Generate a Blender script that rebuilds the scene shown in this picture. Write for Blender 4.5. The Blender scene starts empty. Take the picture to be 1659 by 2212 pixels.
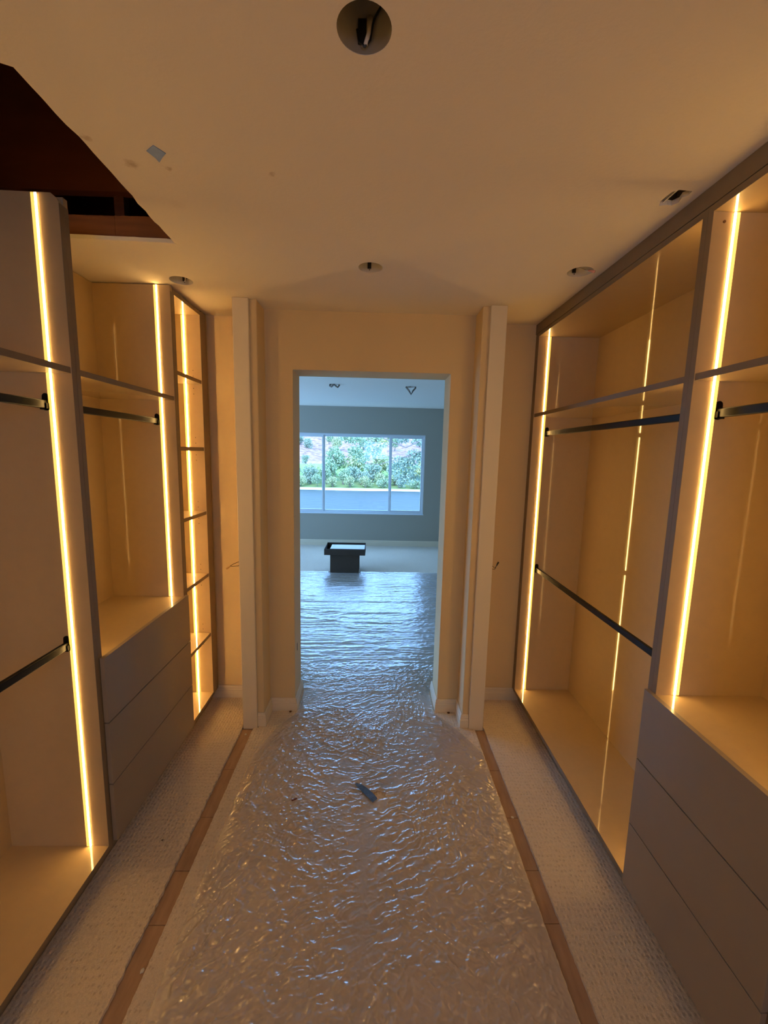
import bpy, bmesh, math, random
import numpy as np
from mathutils import Vector, Matrix
random.seed(7)
S = bpy.context.scene
C = S.collection
PI = math.pi

# ------------------------------------------------------------------ camera
CAMX, CAMY, CAMZ = 0.0, 0.0, 1.652
yaw, pit, rol = 0.0235063, -0.1386925, 0.0223128
F0 = Vector((math.sin(yaw)*math.cos(pit), math.cos(yaw)*math.cos(pit), math.sin(pit)))
R0 = Vector((math.cos(yaw), -math.sin(yaw), 0))
U0 = R0.cross(F0)
RR = R0*math.cos(rol) + U0*math.sin(rol)
UU = U0*math.cos(rol) - R0*math.sin(rol)
cam = bpy.data.objects.new('camera', bpy.data.cameras.new('camera'))
C.objects.link(cam)
M = Matrix(((RR.x, UU.x, -F0.x, CAMX), (RR.y, UU.y, -F0.y, CAMY), (RR.z, UU.z, -F0.z, CAMZ), (0, 0, 0, 1)))
cam.matrix_world = M
cam.data.sensor_fit = 'HORIZONTAL'
cam.data.sensor_width = 36
cam.data.lens = 36*901.63/1659
cam.data.clip_start = 0.02
cam.data.clip_end = 2000
S.camera = cam

# ------------------------------------------------------------------ light, world, exposure
S.view_settings.view_transform = 'Standard'
S.view_settings.look = 'None'
S.view_settings.gamma = 1
S.view_settings.use_curve_mapping = False
S.view_settings.exposure = 0.0
S.cycles.max_bounces = 10
S.cycles.diffuse_bounces = 6
S.cycles.glossy_bounces = 5
S.cycles.transparent_max_bounces = 16
S.cycles.use_denoising = True
S.cycles.sample_clamp_indirect = 6
S.cycles.blur_glossy = 0.0

W = bpy.data.worlds.new('sky'); S.world = W; W.use_nodes = True
bg = W.node_tree.nodes['Background']
bg.inputs[0].default_value = (0.25, 0.50, 1.0, 1)
bg.inputs[1].default_value = 8.5

sun = bpy.data.objects.new('sun', bpy.data.lights.new('sun', 'SUN'))
C.objects.link(sun)
sun.data.energy = 3.4; sun.data.color = (1.0, 0.80, 0.66); sun.data.angle = 0.01
sun.rotation_euler = (math.radians(42), 0, math.radians(-28))   # high, from behind the house

LED_CORE = (1.0, 0.565, 0.165)
LED_CORE_S = 46.0
LED_AMBER = (1.0, 0.57, 0.05)
LED_AMBER_S = 1.25

def portal(loc, rot, sx, sy):
    l = bpy.data.lights.new('window_portal', 'AREA'); l.shape = 'RECTANGLE'; l.size = sx; l.size_y = sy
    l.cycles.is_portal = True
    o = bpy.data.objects.new('window_portal', l); C.objects.link(o); o.location = loc; o.rotation_euler = rot

# ------------------------------------------------------------------ materials
def srgb(r, g, b):
    f = lambda c: (c/255/12.92) if c/255 <= .04045 else ((c/255+.055)/1.055)**2.4
    return (f(r), f(g), f(b))

def mat(name, col, rough=.6, metal=0, spec=.5, coat=0, coat_rough=.03, coat_ior=1.5, var=0, vscale=6, bump=0, bscale=200, emis=None, es=0, vdetail=3):
    m = bpy.data.materials.new(name); m.use_nodes = True
    nt = m.node_tree; b = nt.nodes['Principled BSDF']
    b.inputs['Base Color'].default_value = (*col, 1)
    b.inputs['Roughness'].default_value = rough
    b.inputs['Metallic'].default_value = metal
    b.inputs['Specular IOR Level'].default_value = spec
    b.inputs['Coat Weight'].default_value = coat
    b.inputs['Coat Roughness'].default_value = coat_rough
    b.inputs['Coat IOR'].default_value = coat_ior
    if emis:
        b.inputs['Emission Color'].default_value = (*emis, 1); b.inputs['Emission Strength'].default_value = es
    if var or bump:
        tc = nt.nodes.new('ShaderNodeTexCoord')
    if var:
        n = nt.nodes.new('ShaderNodeTexNoise'); n.inputs['Scale'].default_value = vscale; n.inputs['Detail'].default_value = vdetail
        nt.links.new(tc.outputs['Object'], n.inputs['Vector'])
        mx = nt.nodes.new('ShaderNodeMix'); mx.data_type = 'RGBA'
        mx.inputs[6].default_value = (*[c*(1-var) for c in col], 1)
        mx.inputs[7].default_value = (*[min(1, c*(1+var)) for c in col], 1)
        nt.links.new(n.outputs['Fac'], mx.inputs[0]); nt.links.new(mx.outputs[2], b.inputs['Base Color'])
    if bump:
        n2 = nt.nodes.new('ShaderNodeTexNoise'); n2.inputs['Scale'].default_value = bscale; n2.inputs['Detail'].default_value = 3
        nt.links.new(tc.outputs['Object'], n2.inputs['Vector'])
        bp = nt.nodes.new('ShaderNodeBump'); bp.inputs['Strength'].default_value = bump; bp.inputs['Distance'].default_value = .002
        nt.links.new(n2.outputs['Fac'], bp.inputs['Height']); nt.links.new(bp.outputs[0], b.inputs['Normal'])
    return m

M_panel = mat('greige_melamine', (.49, .36, .20), .55, spec=.3, coat=1, coat_rough=.035, coat_ior=1.55, var=.04, vscale=30)
M_front = mat('grey_lacquer_fronts', (.25, .205, .165), .5, spec=.3, coat=.6, coat_rough=.12, coat_ior=1.4, var=.03, vscale=20)
M_edge = mat('taupe_edge_band', (.19, .148, .100), .5, var=.05, vscale=40)
M_wall = mat('tan_wall_paint', (.64, .49, .265), .8, bump=.25, bscale=120)
M_white = mat('white_trim_paint', (.66, .58, .43), .45, bump=.1, bscale=60)
M_bed = mat('grey_blue_wall_paint', (.34, .325, .265), .8, bump=.2, bscale=120)
M_core = mat('led_core', (1, 1, 1), emis=LED_CORE, es=LED_CORE_S)
M_core2 = mat('led_core_bright', (1, 1, 1), emis=LED_CORE, es=LED_CORE_S*2.0)
M_amber = mat('led_diffuser', (1, 1, 1), emis=LED_AMBER, es=LED_AMBER_S)
M_chan = mat('aluminium_channel', (.6, .55, .45), .35, metal=1)
M_rod = mat('black_anodised', (.004, .0035, .003), .33, spec=.14)
M_black = mat('matte_black', (.01, .009, .008), .6)
M_can = mat('galvanised_can', (.22, .20, .175), .5, metal=.3, var=.25, vscale=25)
M_can_lit = mat('galvanised_can_lit', (.55, .52, .47), .5, var=.15, vscale=25)  # lit copy of the galvanised can: its brightness is put into the colour
M_wire_w = mat('white_wire', (.75, .68, .6), .4)
M_wire_b = mat('black_wire', (.015, .013, .012), .4)
M_nut_o = mat('tan_wire_nut', (.55, .35, .14), .5)
M_nut_p = mat('pink_wire_nut', (.8, .4, .35), .5)
M_tape = mat('painters_tape_blue', (.17, .29, .60), .6, var=.2, vscale=90)
M_tape2 = mat('torn_tape_dark_blue', (.05, .12, .28), .6, var=.5, vscale=120)
M_gyp = mat('gypsum', (.62, .58, .48), .9, var=.15, vscale=60, bump=.8, bscale=150)
M_card = mat('brown_cardboard', (.055, .040, .028), .8, var=.1, vscale=20)
M_alu = mat('white_vinyl_window', (.62, .68, .72), .35)

def wood(name, c1, c2, scale=(6, 6, 60)):
    m = bpy.data.materials.new(name); m.use_nodes = True; nt = m.node_tree; b = nt.nodes['Principled BSDF']
    tc = nt.nodes.new('ShaderNodeTexCoord'); mp = nt.nodes.new('ShaderNodeMapping'); mp.inputs['Scale'].default_value = scale
    n = nt.nodes.new('ShaderNodeTexNoise'); n.inputs['Scale'].default_value = 1; n.inputs['Detail'].default_value = 6
    mx = nt.nodes.new('ShaderNodeMix'); mx.data_type = 'RGBA'
    mx.inputs[6].default_value = (*c1, 1); mx.inputs[7].default_value = (*c2, 1)
    nt.links.new(tc.outputs['Object'], mp.inputs[0]); nt.links.new(mp.outputs[0], n.inputs['Vector'])
    nt.links.new(n.outputs['Fac'], mx.inputs[0]); nt.links.new(mx.outputs[2], b.inputs['Base Color'])
    b.inputs['Roughness'].default_value = .85
    return m
M_joist = wood('attic_lumber', (.14, .048, .018), (.30, .11, .038), (3, 40, 40))
M_deck = wood('attic_header_lumber', (.16, .05, .02), (.30, .10, .04), (4, 30, 12))
M_strip = wood('subfloor_plywood', (.24, .145, .085), (.46, .30, .18), (50, 9, 9))

def ceiling_mat():
    m = mat('ceiling_paint', (.75, .68, .57), .85, bump=.3, bscale=90)
    nt = m.node_tree; b = nt.nodes['Principled BSDF']
    tc = nt.nodes.new('ShaderNodeTexCoord')
    base = nt.nodes.new('ShaderNodeRGB'); base.outputs[0].default_value = (.75, .68, .57, 1)
    prev = base.outputs[0]
    # small scuffs and stains on the board
    for (x, y, r, k) in ((-.698, 1.309, .022, .5), (-.602, 1.322, .014, .5), (-.312, 1.33, .013, .35), (-.760, 1.214, .014, .45), (-.66, 1.5, .03, .08)):
        d = nt.nodes.new('ShaderNodeVectorMath'); d.operation = 'DISTANCE'; d.inputs[1].default_value = (x, y, 2.44)
        nz = nt.nodes.new('ShaderNodeTexNoise'); nz.inputs['Scale'].default_value = 70
        ad = nt.nodes.new('ShaderNodeVectorMath'); ad.operation = 'MULTIPLY_ADD'; ad.inputs[1].default_value = (.03, .03, 0)
        nt.links.new(tc.outputs['Object'], nz.inputs['Vector'])
        nt.links.new(nz.outputs['Color'], ad.inputs[0]); nt.links.new(tc.outputs['Object'], ad.inputs[2])
        sb = nt.nodes.new('ShaderNodeVectorMath'); sb.operation = 'SUBTRACT'; sb.inputs[1].default_value = (.015, .015, 0)
        nt.links.new(ad.outputs[0], sb.inputs[0]); nt.links.new(sb.outputs[0], d.inputs[0])
        mr = nt.nodes.new('ShaderNodeMapRange'); mr.inputs[1].default_value = r*.3; mr.inputs[2].default_value = r
        mr.inputs[3].default_value = k; mr.inputs[4].default_value = 0
        nt.links.new(d.outputs['Value'], mr.inputs[0])
        mx = nt.nodes.new('ShaderNodeMix'); mx.data_type = 'RGBA'; mx.inputs[7].default_value = (.30, .17, .07, 1)
        nt.links.new(mr.outputs[0], mx.inputs[0]); nt.links.new(prev, mx.inputs[6]); prev = mx.outputs[2]
    nt.links.new(prev, b.inputs['Base Color'])
    return m
M_ceil = ceiling_mat()

def carpet_mat(name, base, dark):
    m = bpy.data.materials.new(name); m.use_nodes = True; nt = m.node_tree; b = nt.nodes['Principled BSDF']
    b.inputs['Roughness'].default_value = .95; b.inputs['Specular IOR Level'].default_value = .1; b.inputs['Sheen Weight'].default_value = .5; b.inputs['Sheen Roughness'].default_value = .4
    tc = nt.nodes.new('ShaderNodeTexCoord')
    def noise(sc, det=2):
        n = nt.nodes.new('ShaderNodeTexNoise'); n.inputs['Scale'].default_value = sc; n.inputs['Detail'].default_value = det
        nt.links.new(tc.outputs['Object'], n.inputs['Vector']); return n.outputs['Fac']
    def mix(f, a, c):
        x = nt.nodes.new('ShaderNodeMix'); x.data_type = 'RGBA'
        nt.links.new(f, x.inputs[0])
        if isinstance(a, tuple): x.inputs[6].default_value = (*a, 1)
        else: nt.links.new(a, x.inputs[6])
        x.inputs[7].default_value = (*c, 1); return x.outputs[2]
    def ramp(f, lo, hi, a=0, c=1):
        r = nt.nodes.new('ShaderNodeMapRange'); r.inputs[1].default_value = lo; r.inputs[2].default_value = hi
        r.inputs[3].default_value = a; r.inputs[4].default_value = c; nt.links.new(f, r.inputs[0]); return r.outputs[0]
    # tufts in rows: Voronoi cells with little randomness
    mp = nt.nodes.new('ShaderNodeMapping'); mp.inputs['Scale'].default_value = (62, 48, 1)
    nt.links.new(tc.outputs['Object'], mp.inputs[0])
    v = nt.nodes.new('ShaderNodeTexVoronoi'); v.voronoi_dimensions = '2D'; v.inputs['Scale'].default_value = 1; v.inputs['Randomness'].default_value = .45
    nt.links.new(mp.outputs[0], v.inputs['Vector'])
    dots = ramp(v.outputs['Distance'], .30, .12)
    gate = ramp(noise(28), .46, .6)
    mul = nt.nodes.new('ShaderNodeMath'); mul.operation = 'MULTIPLY'; nt.links.new(dots, mul.inputs[0]); nt.links.new(gate, mul.inputs[1])
    m2 = nt.nodes.new('ShaderNodeMath'); m2.operation = 'MULTIPLY'; nt.links.new(mul.outputs[0], m2.inputs[0]); m2.inputs[1].default_value = .32
    col = mix(ramp(noise(350, 3), .3, .7, 0, .45), base, tuple(c*.62 for c in base))
    col = mix(ramp(noise(2.5), .35, .7, 0, .25), col, tuple(c*.8 for c in base))
    col = mix(m2.outputs[0], col, dark)
    # a few specks of dirt
    v3 = nt.nodes.new('ShaderNodeTexVoronoi'); v3.inputs['Scale'].default_value = 7
    nt.links.new(tc.outputs['Object'], v3.inputs['Vector'])
    col = mix(ramp(v3.outputs['Distance'], .045, .02, 0, .7), col, (.05, .03, .02))
    nt.links.new(col, b.inputs['Base Color'])
    bp = nt.nodes.new('ShaderNodeBump'); bp.inputs['Strength'].default_value = .9; bp.inputs['Distance'].default_value = .004
    ad = nt.nodes.new('ShaderNodeMath'); ad.operation = 'MULTIPLY_ADD'; ad.inputs[1].default_value = .7
    nt.links.new(noise(260, 3), ad.inputs[0]); nt.links.new(ramp(v.outputs['Distance'], 0, .5), ad.inputs[2])
    nt.links.new(ad.outputs[0], bp.inputs['Height']); nt.links.new(bp.outputs[0], b.inputs['Normal'])
    return m
M_carpet = carpet_mat('beige_cut_loop_carpet', (.73, .62, .46), (.26, .18, .10))

def film_mat():
    m = bpy.data.materials.new('clear_plastic_film'); m.use_nodes = True; nt = m.node_tree
    nt.nodes.clear()
    out = nt.nodes.new('ShaderNodeOutputMaterial')
    tc = nt.nodes.new('ShaderNodeTexCoord')
    tr = nt.nodes.new('ShaderNodeBsdfTransparent'); tr.inputs[0].default_value = (.985, .98, .98, 1)
    gl = nt.nodes.new('ShaderNodeBsdfGlossy'); gl.inputs['Roughness'].default_value = .17; gl.inputs[0].default_value = (1, 1, 1, 1)
    df = nt.nodes.new('ShaderNodeBsdfDiffuse'); df.inputs[0].default_value = (1.0, .98, .98, 1)
    fr = nt.nodes.new('ShaderNodeFresnel'); fr.inputs['IOR'].default_value = 1.55
    mm = nt.nodes.new('ShaderNodeMath'); mm.operation = 'MULTIPLY'; mm.inputs[1].default_value = 1.7; mm.use_clamp = True
    nt.links.new(fr.outputs[0], mm.inputs[0])
    sp = nt.nodes.new('ShaderNodeSeparateXYZ'); nt.links.new(tc.outputs['Object'], sp.inputs[0])
    ro = nt.nodes.new('ShaderNodeMapRange'); ro.inputs[1].default_value = 2.4; ro.inputs[2].default_value = 3.4; ro.inputs[3].default_value = .11; ro.inputs[4].default_value = .24
    nt.links.new(sp.outputs[1], ro.inputs[0]); nt.links.new(ro.outputs[0], gl.inputs['Roughness'])
    m1 = nt.nodes.new('ShaderNodeMixShader'); m1.inputs[0].default_value = .36
    tl = nt.nodes.new('ShaderNodeBsdfTranslucent'); tl.inputs[0].default_value = (.9, .88, .88, 1)
    m0 = nt.nodes.new('ShaderNodeMixShader'); m0.inputs[0].default_value = .2
    nt.links.new(df.outputs[0], m0.inputs[1]); nt.links.new(tl.outputs[0], m0.inputs[2])
    nt.links.new(tr.outputs[0], m1.inputs[1]); nt.links.new(m0.outputs[0], m1.inputs[2])
    m2 = nt.nodes.new('ShaderNodeMixShader')
    nt.links.new(mm.outputs[0], m2.inputs[0]); nt.links.new(m1.outputs[0], m2.inputs[1]); nt.links.new(gl.outputs[0], m2.inputs[2])
    n = nt.nodes.new('ShaderNodeTexNoise'); n.inputs['Scale'].default_value = 90; n.inputs['Detail'].default_value = 3; n.inputs['Distortion'].default_value = 1
    nt.links.new(tc.outputs['Object'], n.inputs['Vector'])
    bp = nt.nodes.new('ShaderNodeBump'); bp.inputs['Strength'].default_value = .35; bp.inputs['Distance'].default_value = .002
    nt.links.new(n.outputs['Fac'], bp.inputs['Height'])
    for s in (gl, df, fr): nt.links.new(bp.outputs[0], s.inputs['Normal'])
    nt.links.new(m2.outputs[0], out.inputs[0])
    return m
M_film = film_mat()

def glass_mat():
    m = bpy.data.materials.new('window_glass'); m.use_nodes = True; nt = m.node_tree; nt.nodes.clear()
    out = nt.nodes.new('ShaderNodeOutputMaterial')
    tr = nt.nodes.new('ShaderNodeBsdfTransparent'); tr.inputs[0].default_value = (.97, .99, .98, 1)
    gl = nt.nodes.new('ShaderNodeBsdfGlossy'); gl.inputs['Roughness'].default_value = .01
    m2 = nt.nodes.new('ShaderNodeMixShader'); m2.inputs[0].default_value = .05
    nt.links.new(tr.outputs[0], m2.inputs[1]); nt.links.new(gl.outputs[0], m2.inputs[2]); nt.links.new(m2.outputs[0], out.inputs[0])
    return m
M_glass = glass_mat()

# ------------------------------------------------------------------ helpers
def box(bm, x0, x1, y0, y1, z0, z1):
    if x0 > x1: x0, x1 = x1, x0
    if y0 > y1: y0, y1 = y1, y0
    if z0 > z1: z0, z1 = z1, z0
    v = [bm.verts.new(p) for p in ((x0,y0,z0),(x1,y0,z0),(x1,y1,z0),(x0,y1,z0),(x0,y0,z1),(x1,y0,z1),(x1,y1,z1),(x0,y1,z1))]
    for f in ((3,2,1,0),(4,5,6,7),(0,1,5,4),(1,2,6,5),(2,3,7,6),(3,0,4,7)):
        bm.faces.new([v[i] for i in f])

def link(name, bm, m, parent=None, smooth=False, bevel=0):
    if bevel:
        bmesh.ops.bevel(bm, geom=list(bm.edges), offset=bevel, segments=1, affect='EDGES', clamp_overlap=True)
    me = bpy.data.meshes.new(name); bm.to_mesh(me); bm.free()
    if m:
        for mm in (m if isinstance(m, (list, tuple)) else [m]): me.materials.append(mm)
    if smooth: me.shade_smooth()
    o = bpy.data.objects.new(name, me); C.objects.link(o)
    if parent is not None:
        o.parent = parent
        # meshes are given in world coordinates; keep them there
        o.matrix_parent_inverse = wm(parent).inverted()
    return o

def wm(o):
    m = Matrix.LocRotScale(o.location, o.rotation_euler, o.scale)
    if o.parent: m = wm(o.parent) @ o.matrix_parent_inverse @ m
    return m

def boxo(name, m, dims, parent=None, bevel=0):
    bm = bmesh.new(); box(bm, *dims); return link(name, bm, m, parent, bevel=bevel)

def boxes(name, m, lst, parent=None, bevel=0):
    bm = bmesh.new()
    for d in lst: box(bm, *d)
    return link(name, bm, m, parent, bevel=bevel)

def thing(name, label, cat, loc=(0, 0, 0), group=None):
    o = bpy.data.objects.new(name, None); C.objects.link(o); o.location = loc; o.empty_display_size = .1
    return tag(o, label, cat, group)

def tag(o, label, cat, group=None):
    o['label'] = label; o['category'] = cat
    if group: o['group'] = group
    return o

def struct(o):
    o['kind'] = 'structure'; return o

def tube(bm, pts, r, n=8, cap=True):
    rings = []
    pts = [Vector(p) for p in pts]
    for i, p in enumerate(pts):
        d = (pts[min(i+1, len(pts)-1)] - pts[max(i-1, 0)]).normalized()
        a = d.cross(Vector((0, 0, 1)))
        if a.length < .01: a = d.cross(Vector((1, 0, 0)))
        a.normalize(); b = d.cross(a)
        rr = r[i] if isinstance(r, (list, tuple)) else r
        rings.append([bm.verts.new(p + a*rr*math.cos(2*PI*k/n) + b*rr*math.sin(2*PI*k/n)) for k in range(n)])
    for i in range(len(rings)-1):
        for k in range(n):
            bm.faces.new((rings[i][k], rings[i][(k+1) % n], rings[i+1][(k+1) % n], rings[i+1][k]))
    if cap:
        bm.faces.new(rings[0][::-1]); bm.faces.new(rings[-1])

def prism(bm, poly, z0, z1):
    """extrude a 2D polygon (x,y) between z0 and z1"""
    a = [bm.verts.new((x, y, z0)) for x, y in poly]; b = [bm.verts.new((x, y, z1)) for x, y in poly]
    n = len(poly)
    bm.faces.new(a[::-1]); bm.faces.new(b)
    for i in range(n): bm.faces.new((a[i], a[(i+1) % n], b[(i+1) % n], b[i]))
    bmesh.ops.recalc_face_normals(bm, faces=bm.faces)

# ------------------------------------------------------------------ room shell
CE = 2.44
XL, XLB = -1.008, -1.385
XR, XRB = .957, 1.325
YB = -2.2            # wall behind the camera
struct(boxo('wall_left', M_wall, (-1.55, -1.392, YB, 2.63, 0, 2.47)))
struct(boxo('wall_right', M_wall, (1.332, 1.50, YB, 2.63, 0, 2.47)))
# end walls of the two side runs
struct(boxo('wall_end_left', M_wall, (-3.6, -.64, 2.63, 2.70, 0, CE)))
struct(boxo('wall_end_right', M_wall, (.56, 2.2, 2.63, 2.70, 0, CE)))
# wall with the doorway
DL, DR, DH, YW, YJ = -.483, .428, 2.118, 2.49, 2.70
struct(boxes('wall_front', M_wall, [(-.64, DL, YW, YJ, 0, CE), (DR, .56, YW, YJ, 0, CE), (DL, DR, YW, YJ, DH, CE)]))
# short return walls
struct(boxo('wall_return_left', M_wall, (-.757, -.64, 2.335, 2.63, 0, CE), bevel=.003))
struct(boxo('wall_return_right', M_wall, (.558, .68, 2.335, 2.63, 0, CE), bevel=.003))
struct(boxo('trim_1', M_white, (-.760, -.676, 2.312, 2.334, 0, CE-.001), bevel=.002))
struct(boxo('trim_2', M_white, (.596, .683, 2.312, 2.334, 0, CE-.001), bevel=.002))
# wall behind the camera, with an unseen window added for cool fill daylight
struct(boxes('wall_back', M_wall, [(-1.55, -.5, YB-.12, YB, 0, 2.47), (.5, 1.5, YB-.12, YB, 0, 2.47), (-.5, .5, YB-.12, YB, 0, 1.4), (-.5, .5, YB-.12, YB, 2.15, 2.47)]))
portal((0, YB-.06, 1.775), (PI/2, 0, 0), 1.0, .75)
w3 = struct(boxes('fill_window_back', M_alu, [(-.5, -.46, YB-.08, YB-.03, 1.4, 2.15), (.46, .5, YB-.08, YB-.03, 1.4, 2.15), (-.46, .46, YB-.08, YB-.03, 1.4, 1.44), (-.46, .46, YB-.08, YB-.03, 2.11, 2.15)]))
boxo('pane', M_glass, (-.46, .46, YB-.058, YB-.054, 1.44, 2.11), w3)

# floor: subfloor below everything
fl = struct(boxo('floor', mat('concrete_subfloor', (.22, .17, .12), .9, var=.2), (-3.6, 2.2, YB-.1, 7.5, -.12, -.006)))
for side, xa, xb in (('l', -.765, -.698), ('r', .630, .692)):
    ys = [-2.1, -.9, .12, 1.262, 1.455, 1.70, 1.99, 2.312]
    for a, b in zip(ys[:-1], ys[1:]):
        dz = random.uniform(-.0012, .0012)
        boxo('subfloor_board', M_strip, (xa, xb, a+.0012, b-.0012, -.006, .0005+dz), fl, bevel=.0008)

# carpets
def carpet(name, poly, label, ragged=None):
    bm = bmesh.new(); prism(bm, poly, -.005, .013)
    o = link(name, bm, M_carpet); return tag(o, label, 'carpet')
def ragged(x, y0, y1, amp, step=.012):
    n = int(abs(y1-y0)/step); return [(x + random.uniform(-amp, amp), y0 + (y1-y0)*i/n) for i in range(n+1)]
carpet('carpet', [(-1.39, 2.628), (-1.39, YB+.01)] + ragged(-.765, YB+.01, 2.312, .0035) + [(-.768, 2.33), (-.768, 2.628)], 'beige patterned carpet strip along the left cabinets, ragged cut edge')
carpet('carpet', [(1.33, YB+.01), (1.33, 2.628), (.688, 2.628), (.688, 2.33)] + ragged(.691, 2.312, YB+.01, .0015), 'beige patterned carpet strip along the right cabinets, clean cut edge')
carpet('carpet', ragged(-.698, YB+.01, 2.306, .0012) + [(-.668, 2.310), (-.668, 2.33), (-.636, 2.33), (-.636, 2.487), (DL+.003, 2.487), (DL+.003, 2.703), (-3.55, 2.703), (-3.55, 7.33),
        (2.15, 7.33), (2.15, 2.703), (DR-.003, 2.703), (DR-.003, 2.487), (.554, 2.487), (.554, 2.33), (.594, 2.33), (.594, 2.310)][0:99] + ragged(.632, 2.306, YB+.01, .0012),
       'beige carpet down the middle of the aisle and through the bedroom, under plastic film')

# ceiling slab with real openings
def cut(obj, cutters):
    for c in cutters:
        md = obj.modifiers.new('cut', 'BOOLEAN'); md.operation = 'DIFFERENCE'; md.object = c; md.solver = 'EXACT'
    bpy.context.view_layer.update()
    dg = bpy.context.evaluated_depsgraph_get()
    me = bpy.data.meshes.new_from_object(obj.evaluated_get(dg))
    obj.modifiers.clear(); obj.data = me
    for c in cutters:
        bpy.data.objects.remove(c, do_unlink=True)
def cyl_cutter(x, y, r, z0, z1, n=40):
    bm = bmesh.new(); prism(bm, [(x + r*math.cos(2*PI*k/n), y + r*math.sin(2*PI*k/n)) for k in range(n)], z0, z1)
    return link('cutter', bm, None)
LIGHTS = [(-.036, .902), (-.036, 1.918), (-.932, 2.123), (.861, 1.893)]
ceil = struct(boxo('ceiling', M_ceil, (-1.5, 1.45, YB-.05, 2.64, CE, CE+.015)))
hole = [(-1.6, 1.002), (-1.2, 1.0), (-.80, 1.005)]
hy = 1.015
while hy < 1.76:
    hole.append((-.776 - .016*(hy-1.0)/.76 + random.uniform(-.0022, .0022) + (.004 if 1.2 < hy < 1.5 else 0), hy)); hy += random.uniform(.02, .05)
hole.append((-.786, 1.768))
hx = -.82
while hx > -1.45:
    hole.append((hx, 1.757 + (hx+.8)*.03 + random.uniform(-.0015, .0015))); hx -= random.uniform(.02, .05)
hole.append((-1.6, 1.735))
bm = bmesh.new(); prism(bm, hole, 2.40, 2.50); c1 = link('cutter', bm, None)
bm = bmesh.new(); prism(bm, [(.873, 1.410), (.862, 1.385), (.866, 1.341), (.880, 1.330), (.921, 1.333), (.923, 1.352), (.914, 1.366), (.921, 1.389), (.911, 1.407), (.895, 1.404)], 2.40, 2.50); c2 = link('cutter', bm, None)
cut(ceil, [c1, c2] + [cyl_cutter(x, y, .052, 2.40, 2.50) for x, y in LIGHTS])
# upper enclosure of the ceiling void
struct(boxes('roof', M_deck, [(-1.9, 1.7, YB-.3, 2.75, 3.30, 3.34), (-1.9, -1.85, YB-.3, 2.75, 2.2, 3.30), (1.65, 1.7, YB-.3, 2.75, 2.2, 3.30), (-1.9, 1.7, YB-.3, YB-.25, 2.2, 3.3), (-1.9, 1.7, 2.71, 2.75, 2.46, 3.30),
      (-1.9, -1.5, YB-.3, 2.75, 2.2, 2.24), (1.45, 1.7, YB-.3, 2.75, 2.2, 2.24), (-1.9, 1.7, YB-.3, YB-.1, 2.2, 2.24)]))
# framing seen through the cut-out
fr = struct(boxo('ceiling_joist', M_joist, (-.80, -.76, .98, 1.90, CE+.02, CE+.11)))
struct(boxes('ceiling_blocking', M_joist, [(-1.022, -.70, 1.772, 1.81, CE+.0155, 2.538)]))
struct(boxes('ceiling_blocking', M_joist, [(-1.5, -1.0235, 1.772, 1.81, CE+.0155, 2.536)]))
bpy.data.objects.remove(fr, do_unlink=True)
struct(boxo('ceiling_header', M_deck, (-1.84, -.4, 1.90, 1.94, 2.692, 3.28)))
struct(boxo('ceiling_stud', M_joist, (-1.112, -1.072, 1.93, 1.97, 2.46, 2.72)))
struct(boxo('ceiling_rafter', M_joist, (-1.84, -.3, .86, .90, 2.46, 2.7)))

# baseboards: stepped moulding profile swept along a straight run
PROF = [(0, 0), (.014, 0), (.014, .050), (.0115, .053), (.0115, .066), (.009, .069), (.009, .078), (.005, .084), (0, .084)]
def base_run(bm, p0, p1, nrm, m0=0, m1=0, sc=1):
    """p0,p1: (x,y) on the wall; nrm: outward normal; m0/m1: mitre growth at each end (+1 outside corner, -1 inside)"""
    d = Vector((p1[0]-p0[0], p1[1]-p0[1])).normalized(); n = Vector(nrm)
    A, B = [], []
    for t, z in PROF:
        t *= sc
        a = Vector(p0) + n*t - d*t*m0; b = Vector(p1) + n*t + d*t*m1
        A.append(bm.verts.new((a.x, a.y, z*sc+.012))); B.append(bm.verts.new((b.x, b.y, z*sc+.012)))
    for i in range(len(PROF)-1): bm.faces.new((A[i], A[i+1], B[i+1], B[i]))
    bm.faces.new(A[::-1]); bm.faces.new(B)
def baseboard(name, runs, sc=1):
    bm = bmesh.new()
    for r in runs: base_run(bm, *r, sc=sc)
    bmesh.ops.recalc_face_normals(bm, faces=bm.faces)
    return struct(link(name, bm, M_white))
baseboard('baseboard_end_left', [((-1.06, 2.629), (-.758, 2.629), (0, -1))])
baseboard('baseboard_end_right', [((.681, 2.629), (1.0, 2.629), (0, -1))])
baseboard('baseboard_left', [((-.675, 2.334), (-.640, 2.334), (0, -1), 0, 1), ((-.6395, 2.334), (-.6395, YW), (1, 0), 1, -1), ((-.640, YW-.0005), (DL, YW-.0005), (0, -1), -1, 1), ((DL+.0005, YW), (DL+.0005, YJ), (1, 0), 1, 1)])
baseboard('baseboard_right', [((.595, 2.334), (.558, 2.334), (0, -1), 0, 1), ((.5575, 2.334), (.5575, YW), (-1, 0), 1, -1), ((.558, YW-.0005), (DR, YW-.0005), (0, -1), -1, 1), ((DR-.0005, YW), (DR-.0005, YJ), (-1, 0), 1, 1)])
baseboard('baseboard_bedroom', [((-3.5, 7.339), (2.1, 7.339), (0, -1))], sc=1.2)

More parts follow.
